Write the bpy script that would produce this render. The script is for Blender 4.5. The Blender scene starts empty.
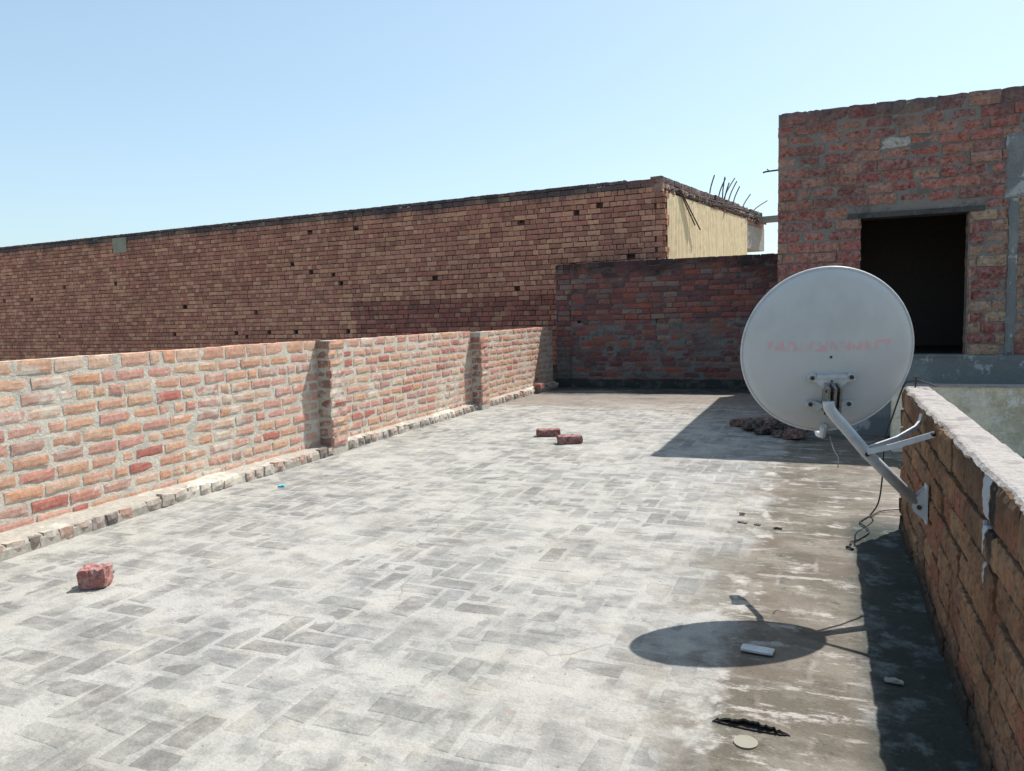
import bpy, math, random
import numpy as np
from mathutils import Vector, Matrix
S = bpy.context.scene
# ---------------------------------------------------------------- camera, light, exposure
cam_d = bpy.data.cameras.new("camera"); cam = bpy.data.objects.new("camera", cam_d)
S.collection.objects.link(cam); S.camera = cam
FV = Vector((-0.37591158, 0.92210012, -0.0917707)); RV = Vector((0.92659851, 0.37513931, -0.026186)); UV = Vector((-0.01028068, 0.09487821, 0.9954358))
M = Matrix((( RV.x, UV.x, -FV.x, 0), (RV.y, UV.y, -FV.y, 0), (RV.z, UV.z, -FV.z, 1.2), (0, 0, 0, 1)))
cam.matrix_world = M
cam_d.sensor_width = 36; cam_d.lens = 766.7261/1024*36; cam_d.clip_start = .05; cam_d.clip_end = 4000
SUN = Vector((.3084, .505, 1)).normalized()
w = bpy.data.worlds.new("World"); S.world = w; w.use_nodes = True
wn = w.node_tree; bg = wn.nodes['Background']
sky = wn.nodes.new('ShaderNodeTexSky'); sky.sky_type = 'NISHITA'; sky.sun_disc = False
sky.sun_elevation = math.asin(SUN.z); sky.sun_rotation = math.atan2(SUN.x, SUN.y)
sky.altitude = 200; sky.air_density = 1.0; sky.dust_density = 1.9; sky.ozone_density = 1.6
tint = wn.nodes.new('ShaderNodeMix'); tint.data_type = 'RGBA'; tint.blend_type = 'MULTIPLY'; tint.inputs[0].default_value = 1; tint.inputs[7].default_value = (1.24, 1.42, 1.42, 1)
gm = wn.nodes.new('ShaderNodeGamma'); gm.inputs[1].default_value = .72; wn.links.new(sky.outputs[0], gm.inputs[0]); wn.links.new(gm.outputs[0], tint.inputs[6]); hs = wn.nodes.new('ShaderNodeHueSaturation'); hs.inputs['Saturation'].default_value = .93; wn.links.new(tint.outputs[2], hs.inputs['Color']); wn.links.new(hs.outputs[0], bg.inputs[0]); bg.inputs[1].default_value = .15
sd = bpy.data.lights.new("sun", 'SUN'); sd.energy = 5.0; sd.angle = math.radians(.5); sd.color = (1, .95, .89)
so = bpy.data.objects.new("sun", sd); S.collection.objects.link(so); so.rotation_euler = SUN.to_track_quat('Z', 'Y').to_euler(); so.location = (5, 8, 20)
vs = S.view_settings; vs.view_transform = 'Standard'; vs.look = 'None'; vs.exposure = .52; vs.gamma = 1; vs.use_curve_mapping = False
rnd = random.Random(7); R = np.random.RandomState(5)

# ---------------------------------------------------------------- helpers
def empty(name, label, cat, loc=(0, 0, 0), group=None):
    o = bpy.data.objects.new(name, None); S.collection.objects.link(o); o.location = loc; o.empty_display_size = .1
    o['label'] = label; o['category'] = cat
    if group: o['group'] = group
    return o
def tag(o, label, cat, group=None):
    o['label'] = label; o['category'] = cat
    if group: o['group'] = group
    return o
def mesh(name, V, Fc, mat, parent=None, col=None, smooth=False, loc=(0, 0, 0)):
    V = np.asarray(V, float)
    if parent is not None: V = V - np.array(parent.location)
    else: V = V - np.array(loc)
    me = bpy.data.meshes.new(name); me.from_pydata(V.tolist(), [], [tuple(int(i) for i in f) for f in Fc]); me.update()
    if col is not None:
        a = me.attributes.new('col', 'FLOAT_COLOR', 'POINT'); c = np.ones((len(V), 4), np.float32); c[:, :3] = col; a.data.foreach_set('color', c.ravel())
    if smooth: me.polygons.foreach_set('use_smooth', [True]*len(me.polygons))
    if mat: me.materials.append(mat)
    o = bpy.data.objects.new(name, me); S.collection.objects.link(o)
    if parent is not None: o.parent = parent
    else: o.location = loc
    return o
class G:   # mesh collector
    def __init__(s): s.V = []; s.F = []; s.C = []; s.n = 0
    def add(s, V, F, c=None):
        V = np.asarray(V, float); s.V.append(V); s.F += [[i+s.n for i in f] for f in F]
        s.C.append(np.tile(np.array(c if c is not None else (1, 1, 1.), float), (len(V), 1)) if c is None or np.ndim(c) == 1 else np.asarray(c)); s.n += len(V)
    def box(s, lo, hi, c=None):
        x0, y0, z0 = lo; x1, y1, z1 = hi
        s.add([(x0,y0,z0),(x1,y0,z0),(x1,y1,z0),(x0,y1,z0),(x0,y0,z1),(x1,y0,z1),(x1,y1,z1),(x0,y1,z1)], [(0,3,2,1),(4,5,6,7),(0,1,5,4),(1,2,6,5),(2,3,7,6),(3,0,4,7)], c)
    def obox(s, O, u, n, ulim, zlim, dlim, c=None):   # box in a wall frame
        O, u, n = map(np.array, (O, u, n)); V = []
        for z in zlim:
            for (a, d) in ((ulim[0], dlim[0]), (ulim[1], dlim[0]), (ulim[1], dlim[1]), (ulim[0], dlim[1])): V.append(O+u*a+n*d+np.array([0, 0, z]))
        f = [(0,3,2,1),(4,5,6,7),(0,1,5,4),(1,2,6,5),(2,3,7,6),(3,0,4,7)]
        if np.dot(np.cross(u, n), (0, 0, 1)) * (dlim[1]-dlim[0]) < 0: f = [q[::-1] for q in f]
        s.add(V, f, c)
    def tube(s, P, r, k=10, caps=True, c=None):
        P = [Vector(p) for p in P]; rs = r if hasattr(r, '__len__') else [r]*len(P); V = []; F = []
        up = None
        for i, p in enumerate(P):
            t = (P[min(i+1, len(P)-1)]-P[max(i-1, 0)]).normalized()
            if up is None: up = Vector((0, 0, 1)) if abs(t.z) < .9 else Vector((1, 0, 0))
            a = t.cross(up).normalized(); b = a.cross(t); up = b
            for j in range(k):
                an = 2*math.pi*j/k; V.append(p+(a*math.cos(an)+b*math.sin(an))*rs[i])
        for i in range(len(P)-1):
            for j in range(k): F.append((i*k+j, i*k+(j+1) % k, (i+1)*k+(j+1) % k, (i+1)*k+j))
        if caps: F.append(tuple(range(k))[::-1]); F.append(tuple((len(P)-1)*k+j for j in range(k)))
        s.add([tuple(v) for v in V], F, c)
    def build(s, name, mat, parent=None, smooth=False, usecol=True, loc=(0, 0, 0)):
        return mesh(name, np.concatenate(s.V), s.F, mat, parent, np.concatenate(s.C) if usecol else None, smooth, loc)
def spline(P, n=8):
    P = [Vector(p) for p in P]; Q = [P[0]]+P+[P[-1]]; out = []
    for i in range(1, len(Q)-2):
        for k in range(n):
            t = k/n; a, b, c, d = Q[i-1], Q[i], Q[i+1], Q[i+2]
            out.append(.5*((2*b)+(c-a)*t+(2*a-5*b+4*c-d)*t*t+(3*b-a-3*c+d)*t**3))
    return out+[P[-1]]
LT = R.rand(256, 256)
def vnoise(x, y, seed=0):
    x = np.asarray(x, float)+seed*17.3; y = np.asarray(y, float)+seed*7.7
    xi = np.floor(x).astype(int); yi = np.floor(y).astype(int); fx = x-xi; fy = y-yi; fx = fx*fx*(3-2*fx); fy = fy*fy*(3-2*fy)
    g = lambda i, j: LT[i % 256, j % 256]
    return (g(xi, yi)*(1-fx)+g(xi+1, yi)*fx)*(1-fy)+(g(xi, yi+1)*(1-fx)+g(xi+1, yi+1)*fx)*fy
def fbm(x, y, seed=0, o=3):
    s = 0; a = 1; t = 0
    for k in range(o): s = s+a*vnoise(np.asarray(x)*2**k, np.asarray(y)*2**k, seed+k); t += a; a *= .5
    return s/t-.5

# ---------------------------------------------------------------- materials
def nodes(name):
    m = bpy.data.materials.new(name); m.use_nodes = True; nt = m.node_tree; b = nt.nodes['Principled BSDF']; b.inputs['Roughness'].default_value = .92
    b.inputs['Specular IOR Level'].default_value = .15
    return m, nt, b
class N:   # short node writer
    def __init__(s, nt): s.t = nt; s.pos = nt.nodes.new('ShaderNodeNewGeometry').outputs['Position']
    def noise(s, scale, det=4, rough=.6, vec=None, dist=0, st=None, off=None):
        n = s.t.nodes.new('ShaderNodeTexNoise'); n.inputs['Scale'].default_value = scale; n.inputs['Detail'].default_value = det; n.inputs['Roughness'].default_value = rough; n.inputs['Distortion'].default_value = dist
        v = vec or s.pos
        if st or off:
            mp = s.t.nodes.new('ShaderNodeMapping'); s.t.links.new(v, mp.inputs[0]); v = mp.outputs[0]
            if st: mp.inputs['Scale'].default_value = st
            if off: mp.inputs['Location'].default_value = off
        s.t.links.new(v, n.inputs['Vector']); return n.outputs['Fac']
    def ramp(s, f, a, b, lo=0., hi=1.):
        n = s.t.nodes.new('ShaderNodeMapRange'); n.interpolation_type = 'SMOOTHSTEP'; n.inputs[1].default_value = a; n.inputs[2].default_value = b; n.inputs[3].default_value = lo; n.inputs[4].default_value = hi
        s.t.links.new(f, n.inputs[0]); return n.outputs[0]
    def mix(s, f, a, b, mode='MIX'):
        n = s.t.nodes.new('ShaderNodeMix'); n.data_type = 'RGBA'; n.blend_type = mode
        for v, i in ((f, 0), (a, 6), (b, 7)):
            if isinstance(v, (tuple, list)): n.inputs[i].default_value = (*v, 1)
            elif isinstance(v, (int, float)): n.inputs[i].default_value = v
            else: s.t.links.new(v, n.inputs[i])
        return n.outputs[2]
    def math(s, op, a, b=0.):
        n = s.t.nodes.new('ShaderNodeMath'); n.operation = op
        for v, i in ((a, 0), (b, 1)):
            if isinstance(v, (int, float)): n.inputs[i].default_value = v
            else: s.t.links.new(v, n.inputs[i])
        return n.outputs[0]
    def attr(s, name='col'):
        n = s.t.nodes.new('ShaderNodeAttribute'); n.attribute_name = name; return n.outputs['Color']
    def xyz(s, v=None):
        n = s.t.nodes.new('ShaderNodeSeparateXYZ'); s.t.links.new(v or s.pos, n.inputs[0]); return n.outputs
    def bump(s, h, dist, st, b):
        n = s.t.nodes.new('ShaderNodeBump'); n.inputs['Distance'].default_value = dist; n.inputs['Strength'].default_value = st; s.t.links.new(h, n.inputs['Height']); s.t.links.new(n.outputs[0], b.inputs['Normal'])
    def out(s, c, b): s.t.links.new(c, b.inputs['Base Color'])
def brick_mat(name, smear_col, smear, soot=None, soot_z=None, white=0, low=None, gain=1.0, stain_amt=0., drip=False, bd=.012, mottle=.5, low_w=.8):
    m, nt, b = nodes(name); n = N(nt); c = n.attr()
    c = n.mix(n.ramp(n.noise(38, 4, .7), .3, .75, 0, .7), c, n.mix(1., c, (.62, .58, .55), 'MULTIPLY'))
    c = n.mix(n.ramp(n.noise(13, 3, .6, off=(3, 1, 2)), .55, .72, 0, .4), c, n.mix(1., c, (1.35, 1.25, 1.15), 'MULTIPLY'))
    c = n.mix(n.ramp(n.noise(24, 6, .75, off=(13, 1, 2)), .52-(.07 if mottle > .6 else 0), .68-(.1 if mottle > .6 else 0), 0, mottle), c, n.mix(.5, smear_col, n.mix(1., c, (1.3, 1.4, 1.45), 'MULTIPLY')))
    c = n.mix(n.ramp(n.noise(31, 5, .75, off=(1, 15, 2)), .60-(.09 if mottle > .6 else 0), .70-(.08 if mottle > .6 else 0), 0, mottle), c, n.mix(1., c, (.38, .38, .4), 'MULTIPLY'))
    sm = n.math('ADD', n.noise(9, 5, .7), n.math('MULTIPLY', n.noise(1.6, 2, .5, off=(5, 5, 5)), .9))
    f = n.ramp(sm, 1.2-smear, 1.42-smear, 0, .85)
    if low:   # more cement below a height
        lf = n.ramp(n.math('ADD', n.xyz()[2], n.math('MULTIPLY', n.noise(3, 3), .12)), low-.03, low+.12, 1, 0)
        f2 = n.ramp(sm, .88, 1.16, 0, .85); f = n.math('MAXIMUM', f, n.math('MULTIPLY', f2, lf))
    c = n.mix(f, c, smear_col)
    if white: c = n.mix(n.ramp(n.noise(3.1, 5, .65, off=(9, 2, 7)), .66-.1*white, .72, 0, .6), c, (.62, .6, .57))
    if soot_z:
        z = n.math('ADD', n.xyz()[2], n.math('MULTIPLY', n.noise(2.2, 5, .7, st=(1, 1, .6)), .9*soot_z[2]))
        c = n.mix(n.ramp(z, soot_z[0], soot_z[1], 0, .8), c, soot)
    if stain_amt:
        c = n.mix(n.ramp(n.noise(.45, 5, .6, off=(3, 6, 1)), .42, .62, 0, stain_amt*.8), c, n.mix(1., c, (.72, .66, .66), 'MULTIPLY'))
        c = n.mix(n.ramp(n.noise(1.3, 6, .7, off=(1, 8, 3)), .5, .68, 0, stain_amt), c, n.mix(1., c, (.4, .38, .37), 'MULTIPLY'))
    if drip:   # lime run and black mould with shapes of their own
        X = n.xyz(); nz = n.math('SUBTRACT', n.noise(14, 5, .7, st=(1, 1, .35)), .5)
        c = n.mix(n.ramp(n.noise(22, 5, .75, st=(1, 1, .5)), .48, .62, 0, .5), c, (.07, .055, .04))
        c = n.mix(n.ramp(n.noise(17, 5, .75, off=(2, 2, 2)), .58, .66, 0, .6), c, (.19, .17, .11))
        dk = n.ramp(n.math('ABSOLUTE', n.math('ADD', n.math('SUBTRACT', X[1], 2.16), n.math('MULTIPLY', nz, .25))), .03, .07, 1, 0)
        c = n.mix(n.math('MULTIPLY', dk, n.ramp(X[2], .45, .62, 0, .9)), c, (.02, .02, .02))
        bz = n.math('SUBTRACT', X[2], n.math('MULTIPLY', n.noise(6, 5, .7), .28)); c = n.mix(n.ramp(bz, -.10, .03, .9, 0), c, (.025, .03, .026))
        wd = n.ramp(X[2], .45, .72, .006, .036)
        li = n.math('LESS_THAN', n.math('ABSOLUTE', n.math('ADD', n.math('SUBTRACT', X[1], 2.235), n.math('MULTIPLY', nz, .09))), wd)
        c = n.mix(n.math('MULTIPLY', li, n.ramp(X[2], .44, .50, 0, .9)), c, (.42, .45, .48))
    n.out(c, b); n.bump(n.math('ADD', n.noise(60, 5, .7), n.math('MULTIPLY', n.noise(18, 3), low_w)), bd, .6, b); return m
def plaster_mat(name, c1, c2, c3, s=3., th=(.5, .6), th2=(.55, .7), bump=.5, fine=70):
    m, nt, b = nodes(name); n = N(nt)
    c = n.mix(n.ramp(n.noise(s, 6, .65), *th), c1, c2); c = n.mix(n.ramp(n.noise(s*2.3, 6, .7, off=(4, 4, 4)), *th2), c, c3)
    c = n.mix(n.ramp(n.noise(fine, 3, .7), .35, .75, 0, .45), c, n.mix(1., c, (.6, .6, .6), 'MULTIPLY'))
    n.out(c, b); n.bump(n.math('ADD', n.noise(fine, 4, .7), n.noise(12, 4)), .012, bump, b); return m
M_left = brick_mat('pale_weathered_brick', (.55, .51, .43), .22, white=.2, bd=.005, mottle=.45, low_w=.2)
M_leftm = plaster_mat('pale_mortar', (.56, .52, .44), (.47, .44, .375), (.62, .58, .50), 5)

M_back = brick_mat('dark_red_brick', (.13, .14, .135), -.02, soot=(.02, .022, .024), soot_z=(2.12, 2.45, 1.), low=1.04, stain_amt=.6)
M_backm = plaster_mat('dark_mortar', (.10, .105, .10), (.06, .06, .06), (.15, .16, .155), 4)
M_backlow = plaster_mat('grey_green_mortar', (.15, .165, .16), (.10, .11, .105), (.18, .195, .19), 4)
M_room = brick_mat('room_brick', (.29, .275, .25), .09, soot=(.06, .075, .085), soot_z=(3.12, 3.6, 1.), white=.35, stain_amt=.45, mottle=.8)
M_roomm = plaster_mat('room_mortar', (.20, .185, .17), (.14, .13, .12), (.26, .255, .24), 4)
M_far = brick_mat('tan_brown_brick', (.2, .17, .14), -.15, soot=(.06, .055, .06), soot_z=(3.5, 3.85, 1.), stain_amt=.35)
M_farm = plaster_mat('deep_joint_mortar', (.085, .06, .052), (.06, .045, .04), (.11, .09, .08), 4)
M_right = brick_mat('mossy_brown_brick', (.20, .16, .11), .02, soot=(.06, .05, .035), soot_z=(.98, 1.3, 1.), stain_amt=.5, mottle=.7, drip=True, bd=.016)
M_rightm = plaster_mat('earth_joint', (.07, .055, .04), (.10, .08, .06), (.04, .035, .03), 6)
M_cap = plaster_mat('cement_capping', (.34, .315, .295), (.26, .24, .225), (.39, .37, .35), 7, bump=.9, fine=45)
M_plinth = plaster_mat('blue_grey_plaster', (.17, .185, .185), (.21, .23, .23), (.36, .38, .38), 3.2, th2=(.56, .62))
M_beige = plaster_mat('mossy_plaster', (.74, .66, .50), (.50, .45, .32), (.72, .69, .61), 4.0, th=(.42, .62), th2=(.5, .66), bump=.8, fine=30)
M_conc = plaster_mat('concrete', (.25, .245, .235), (.19, .19, .18), (.3, .3, .29), 5)
M_lint = plaster_mat('dark_lintel', (.075, .075, .075), (.05, .05, .05), (.11, .11, .11), 6)
M_loose = brick_mat('loose_brick', (.42, .33, .29), .10, stain_amt=.3, mottle=.7)
# pale yellow rain-streaked wall
m, nt, b = nodes('yellow_limewash'); n = N(nt)
c = n.mix(n.ramp(n.noise(9, 3, .6, st=(1.6, 1.6, .12)), .42, .62), (.62, .50, .31), (.52, .42, .27))
c = n.mix(n.ramp(n.noise(2, 5, .7), .58, .7, 0, .6), c, (.45, .40, .33)); n.out(c, b); n.bump(n.noise(9, 3, .6, st=(1.6, 1.6, .12)), .05, .5, b); M_yel = m
def plain(name, col, rough=.6, metal=0., bump=0, var=.25, sc=25):
    m, nt, b = nodes(name); n = N(nt); c = n.mix(n.ramp(n.noise(sc, 5, .65), .35, .7, 0, 1), col, tuple(v*(1-var) for v in col)); n.out(c, b)
    b.inputs['Roughness'].default_value = rough; b.inputs['Metallic'].default_value = metal; b.inputs['Specular IOR Level'].default_value = .4
    if bump: n.bump(n.noise(sc*3, 3), .003, bump, b)
    return m
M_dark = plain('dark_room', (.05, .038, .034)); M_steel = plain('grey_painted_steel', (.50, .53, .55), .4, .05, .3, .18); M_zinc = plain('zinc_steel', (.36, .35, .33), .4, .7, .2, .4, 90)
M_bolt = plain('dark_bolt', (.07, .06, .055), .5, .5); M_rust = plain('rusty_steel', (.085, .06, .05), .8, .3, .3, .4); M_cable = plain('black_cable', (.02, .02, .022), .5); M_thin = plain('grey_cable', (.2, .2, .2), .5)
M_plastic = plain('pale_plastic', (.62, .63, .62), .4, 0, 0, .12); M_cream = plain('cream_disc', (.235, .22, .17), .5, 0, 0, .08); M_blue = plain('blue_plastic', (.1, .5, .62), .4); M_tilew = plain('grey_tile', (.50, .52, .53), .45, 0, .2, .25)
# dish paint with faded pink lettering
m, nt, b = nodes('dish_paint'); n = N(nt); tc = nt.nodes.new('ShaderNodeTexCoord').outputs['Object']; X = n.xyz(tc)
c = n.mix(n.ramp(n.noise(6, 5, .6, vec=tc), .4, .7), (.46, .48, .49), (.41, .43, .44))
c = n.mix(n.ramp(n.math('ADD', X[1], n.math('MULTIPLY', n.noise(5, 4, vec=tc), .25)), -.22, -.02, .35, 0), c, (.42, .39, .35))
band = n.math('MULTIPLY', n.math('MULTIPLY', n.ramp(X[1], .012, .022), n.ramp(X[1], .050, .062, 1, 0)), n.math('MULTIPLY', n.ramp(X[0], -.235, -.22), n.ramp(X[0], .22, .24, 1, 0)))
let = n.ramp(n.noise(30, 2, .5, vec=tc, st=(1.6, .8, 0)), .44, .56); word = n.ramp(n.noise(9, 1, .4, vec=tc, st=(1, 0, 0), off=(.35, 0, 0)), .36, .44)
c = n.mix(n.math('MULTIPLY', n.math('MULTIPLY', band, let), n.math('MULTIPLY', word, .75)), c, (.56, .33, .36)); n.out(c, b)
b.inputs['Roughness'].default_value = .42; b.inputs['Specular IOR Level'].default_value = .35; M_dish = m
M_rim = plain('dish_rim', (.52, .54, .55), .4, 0, 0, .25, 14)

# ---------------------------------------------------------------- floor (structure)
def floor_mat(name, tile):
    m, nt, b = nodes(name); n = N(nt); X = n.xyz()
    big = n.noise(.55, 4, .6); mid = n.noise(2.6, 5, .62, off=(2, 7, 0)); fine = n.noise(26, 5, .7); sp = n.noise(90, 3, .7)
    smr = n.noise(5.5, 6, .7, off=(11, 3, 0), st=(.8, 1.2, 1)); drag = n.noise(4, 5, .65, off=(3, 9, 0), st=(2.2, .7, 1))
    cem = n.mix(n.ramp(mid, .38, .64), (.255, .253, .243), (.345, .338, .315)); cem = n.mix(n.ramp(big, .42, .62, 0, .6), cem, (.30, .298, .262))
    cem = n.mix(n.ramp(smr, .42, .56, .55, 0), cem, (.165, .163, .155))
    cem = n.mix(n.ramp(drag, .52, .64, 0, .5), cem, (.38, .365, .335))
    cem = n.mix(n.ramp(n.noise(4.2, 5, .6, off=(8, 1, 0)), .53, .66, 0, .6), cem, (.385, .365, .31))
    cem = n.mix(n.ramp(n.noise(3.1, 4, .6, off=(1, 3, 0)), .68, .72, 0, .5), cem, (.34, .25, .215))
    if tile:
        a = n.xyz(n.attr())[0]
        k = n.math('ADD', n.math('ADD', n.math('MULTIPLY', a, .9), n.math('MULTIPLY', n.math('SUBTRACT', smr, .5), -2.2)), n.math('MULTIPLY', n.math('SUBTRACT', n.noise(.9, 4, .55, off=(2, 2, 0)), .5), 2.0))
        k = n.math('ADD', k, n.math('MULTIPLY', n.math('SUBTRACT', n.noise(14, 5, .75, off=(6, 6, 0)), .5), 1.9))
        tl = n.mix(n.ramp(fine, .35, .65), (.13, .123, .114), (.185, .18, .168))
        cem = n.mix(.8, cem, n.mix(1., cem, (.88, .88, .88), 'MULTIPLY')); cem = n.mix(n.ramp(k, .15, 1.25, 0, .74), cem, tl)
    else: cem = n.mix(n.ramp(smr, .35, .6, .05, .45), cem, (.375, .365, .335))
    # plain concrete strip beside the right parapet
    xs = n.math('ADD', X[0], n.math('MULTIPLY', n.math('SUBTRACT', n.noise(3.5, 6, .7), .5), .34))
    st = n.mix(n.ramp(n.noise(2.2, 6, .68, off=(4, 0, 0), st=(.8, 1.3, 1)), .42, .60), (.105, .094, .074), (.19, .174, .145))
    st = n.mix(n.ramp(n.noise(5.5, 6, .75, off=(0, 4, 0), st=(.7, 1.6, 1)), .53, .64, 0, .85), st, (.39, .365, .34))
    st = n.mix(n.ramp(n.noise(3.2, 6, .72, off=(9, 4, 0), st=(.5, 2.6, 1)), .585, .64, 0, .7), st, (.38, .36, .335))
    st = n.mix(n.ramp(n.noise(10, 5, .75, off=(7, 4, 0)), .54, .66, 0, .7), st, (.06, .054, .045))
    bt = nt.nodes.new('ShaderNodeTexBrick'); bt.inputs['Scale'].default_value = 1; bt.inputs['Brick Width'].default_value = .30; bt.inputs['Row Height'].default_value = .27; bt.inputs['Mortar Size'].default_value = .016; bt.inputs['Mortar Smooth'].default_value = 1.
    bt.inputs['Color1'].default_value = (0, 0, 0, 1); bt.inputs['Color2'].default_value = (1, 1, 1, 1); bt.inputs['Mortar'].default_value = (.5, .5, .5, 1)
    wv = nt.nodes.new('ShaderNodeMix'); wv.data_type = 'VECTOR'; wv.inputs[0].default_value = .04; w2 = nt.nodes.new('ShaderNodeTexNoise'); w2.inputs['Scale'].default_value = 6; nt.links.new(n.pos, w2.inputs['Vector']); nt.links.new(n.pos, wv.inputs[4]); nt.links.new(w2.outputs['Color'], wv.inputs[5]); nt.links.new(wv.outputs[1], bt.inputs['Vector'])
    st = n.mix(n.ramp(bt.outputs['Color'], .1, .9, 0, .45), st, (.15, .115, .092))
    st = n.mix(n.math('MULTIPLY', bt.outputs['Fac'], n.ramp(n.noise(5, 4, .7, off=(1, 1, 0)), .46, .66, 0, .4)), st, (.38, .35, .32))
    mask = n.ramp(xs, -.37, -.25)
    cem = n.mix(n.ramp(n.noise(1.1, 6, .68, off=(7, 5, 0)), .50, .66, 0, .45), cem, n.mix(1., cem, (.60, .575, .54), 'MULTIPLY')); cem = n.mix(n.ramp(n.noise(1.6, 5, .6, off=(17, 5, 0)), .52, .64, 0, .5), cem, (.40, .385, .345))
    # worn transition, where the strip colour spreads left in patches
    m2 = n.math('MULTIPLY', n.ramp(xs, -.75, -.3, 0, .8), n.ramp(mid, .45, .55)); 
    c = n.mix(n.math('MAXIMUM', mask, m2), cem, st)
    # brown silt toward the back wall
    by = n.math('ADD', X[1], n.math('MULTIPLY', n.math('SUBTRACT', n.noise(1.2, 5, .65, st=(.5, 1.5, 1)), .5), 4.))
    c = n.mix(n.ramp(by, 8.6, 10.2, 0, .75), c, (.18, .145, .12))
    # white lime along the seam
    sm = n.math('MULTIPLY', n.ramp(n.math('ABSOLUTE', n.math('ADD', xs, .30)), .012, .05, 1, 0), n.ramp(n.noise(4, 4, .7, off=(3, 3, 0)), .5, .58)); c = n.mix(n.math('MULTIPLY', sm, .55), c, (.47, .45, .42))
    # algae and painted shade by the right parapet; dark tone toward the back wall
    al_shade = n.ramp(n.math('ADD', X[0], n.math('MULTIPLY', n.math('SUBTRACT', n.noise(5, 6, .75), .5), .16)), .08, .20)
    al_shade = n.math('MULTIPLY', al_shade, n.math('MULTIPLY', n.ramp(X[0], .55, .6, 1, 0), n.ramp(X[1], 4.4, 4.9, 1, 0)))
    al_shade = n.math('MAXIMUM', al_shade, n.ramp(by, 10.6, 11.6)); 
    al_shade_c = n.mix(n.ramp(n.noise(7, 6, .7, off=(3, 0, 0)), .5, .66), (.026, .036, .034), (.11, .145, .145))
    c = n.mix(n.math('MULTIPLY', al_shade, .9), c, al_shade_c)
    c = n.mix(n.ramp(sp, .3, .62, .28, 0), c, n.mix(1., c, (.5, .48, .46), 'MULTIPLY'))
    c = n.mix(n.ramp(n.noise(55, 2, .5, off=(1, 2, 0)), .70, .74, 0, .7), c, (.12, .1, .09))
    vo = nt.nodes.new('ShaderNodeTexVoronoi'); vo.feature = 'DISTANCE_TO_EDGE'; vo.inputs['Scale'].default_value = 1.1
    mp = nt.nodes.new('ShaderNodeMix'); mp.data_type = 'VECTOR'; mp.inputs[0].default_value = .12; ns = nt.nodes.new('ShaderNodeTexNoise'); ns.inputs['Scale'].default_value = 5; nt.links.new(n.pos, ns.inputs['Vector'])
    nt.links.new(n.pos, mp.inputs[4]); nt.links.new(ns.outputs['Color'], mp.inputs[5]); nt.links.new(mp.outputs[1], vo.inputs['Vector'])
    c = n.mix(n.math('MULTIPLY', n.ramp(vo.outputs['Distance'], .0, .006, 1, 0), n.ramp(n.noise(1.1, 3, off=(5, 0, 0)), .56, .62, 0, .4)), c, (.10, .09, .08))
    n.out(c, b); n.bump(n.math('ADD', n.math('ADD', fine, n.math('MULTIPLY', sp, .5)), n.math('MULTIPLY', mid, 1.5)), .012, .55, b)
    rr = n.ramp(mid, .4, .7, .75, .95); nt.links.new(rr, b.inputs['Roughness']); return m
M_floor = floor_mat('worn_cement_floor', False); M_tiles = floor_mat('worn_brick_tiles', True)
def grid_sheet(x0, x1, y0, y1, z, st, amp, seed):
    xs = np.arange(x0, x1+st/2, st); ys = np.arange(y0, y1+st/2, st); A, B = np.meshgrid(xs, ys, indexing='ij')
    Z = z+amp*fbm(A*1.7, B*1.7, seed, 4)
    V = np.stack([A, B, Z], -1).reshape(-1, 3); nx, ny = len(xs), len(ys)
    I = np.arange(nx*ny).reshape(nx, ny); F = np.stack([I[:-1, :-1], I[1:, :-1], I[1:, 1:], I[:-1, 1:]], -1).reshape(-1, 4); return V, F
gr = mesh('ground', [(-1500, -1500, -3.4), (1500, -1500, -3.4), (1500, 1500, -3.4), (-1500, 1500, -3.4)], [(0, 1, 2, 3)], plaster_mat('dusty_ground', (.28, .24, .19), (.22, .2, .16), (.14, .15, .09), .05)); gr['kind'] = 'structure'
fl = G(); V, F = grid_sheet(-4.3, .52, -.4, 12.02, 0, .02, .006, 1); V[:, 2] += .0045*fbm(V[:, 0]*11, V[:, 1]*11, 31, 3)+.002*fbm(V[:, 0]*3, V[:, 1]*3, 35, 2); fl.add(V, F)
V, F = grid_sheet(-4.3, .52, -3.6, -.4, 0, .08, .006, 1); fl.add(V, F); fl.box((-4.3, -3.6, -.3), (3.6, 12.3, -.012))
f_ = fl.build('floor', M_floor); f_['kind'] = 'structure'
# brick tiles showing through the worn cement, laid herringbone
tl = G(); W = .117
def tile(x0, y0, x1, y1):
    g = .009; cx = (x0+x1)/2; cy = (y0+y1)/2
    if cx < -4.2 or cx > -.32 or cy > 11.6 or cy < -1: return
    if x1 > -.31: x1 = -.31
    q = [(x0+g, y0+g), (x1-g, y0+g), (x1-g, y1-g), (x0+g, y1-g)]; q = [(a+rnd.uniform(-.008, .008), b_+rnd.uniform(-.008, .008)) for a, b_ in q]
    base = .006*float(fbm(cx*1.7, cy*1.7, 1, 4)); z = base+rnd.uniform(-.0012, .0016); tx, ty = rnd.uniform(-.006, .006), rnd.uniform(-.006, .006)
    zt = lambda a, b_: z+(a-cx)*tx+(b_-cy)*ty
    V = [(a, b_, -.006) for a, b_ in q]+[(a, b_, zt(a, b_)-.0025) for a, b_ in q]
    V += [(a+(cx-a)/abs(cx-a)*.007, b_+(cy-b_)/abs(cy-b_)*.007, zt(a, b_)) for a, b_ in q]
    F = [(i, (i+1) % 4, 4+(i+1) % 4, 4+i) for i in range(4)]+[(4+i, 4+(i+1) % 4, 8+(i+1) % 4, 8+i) for i in range(4)]+[(8, 9, 10, 11)]
    r = rnd.random()*(1 if cx < -.9 else max(.3, 1-(cx+.9)*1.2)); tl.add(V, F, (r, r, r))
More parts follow.
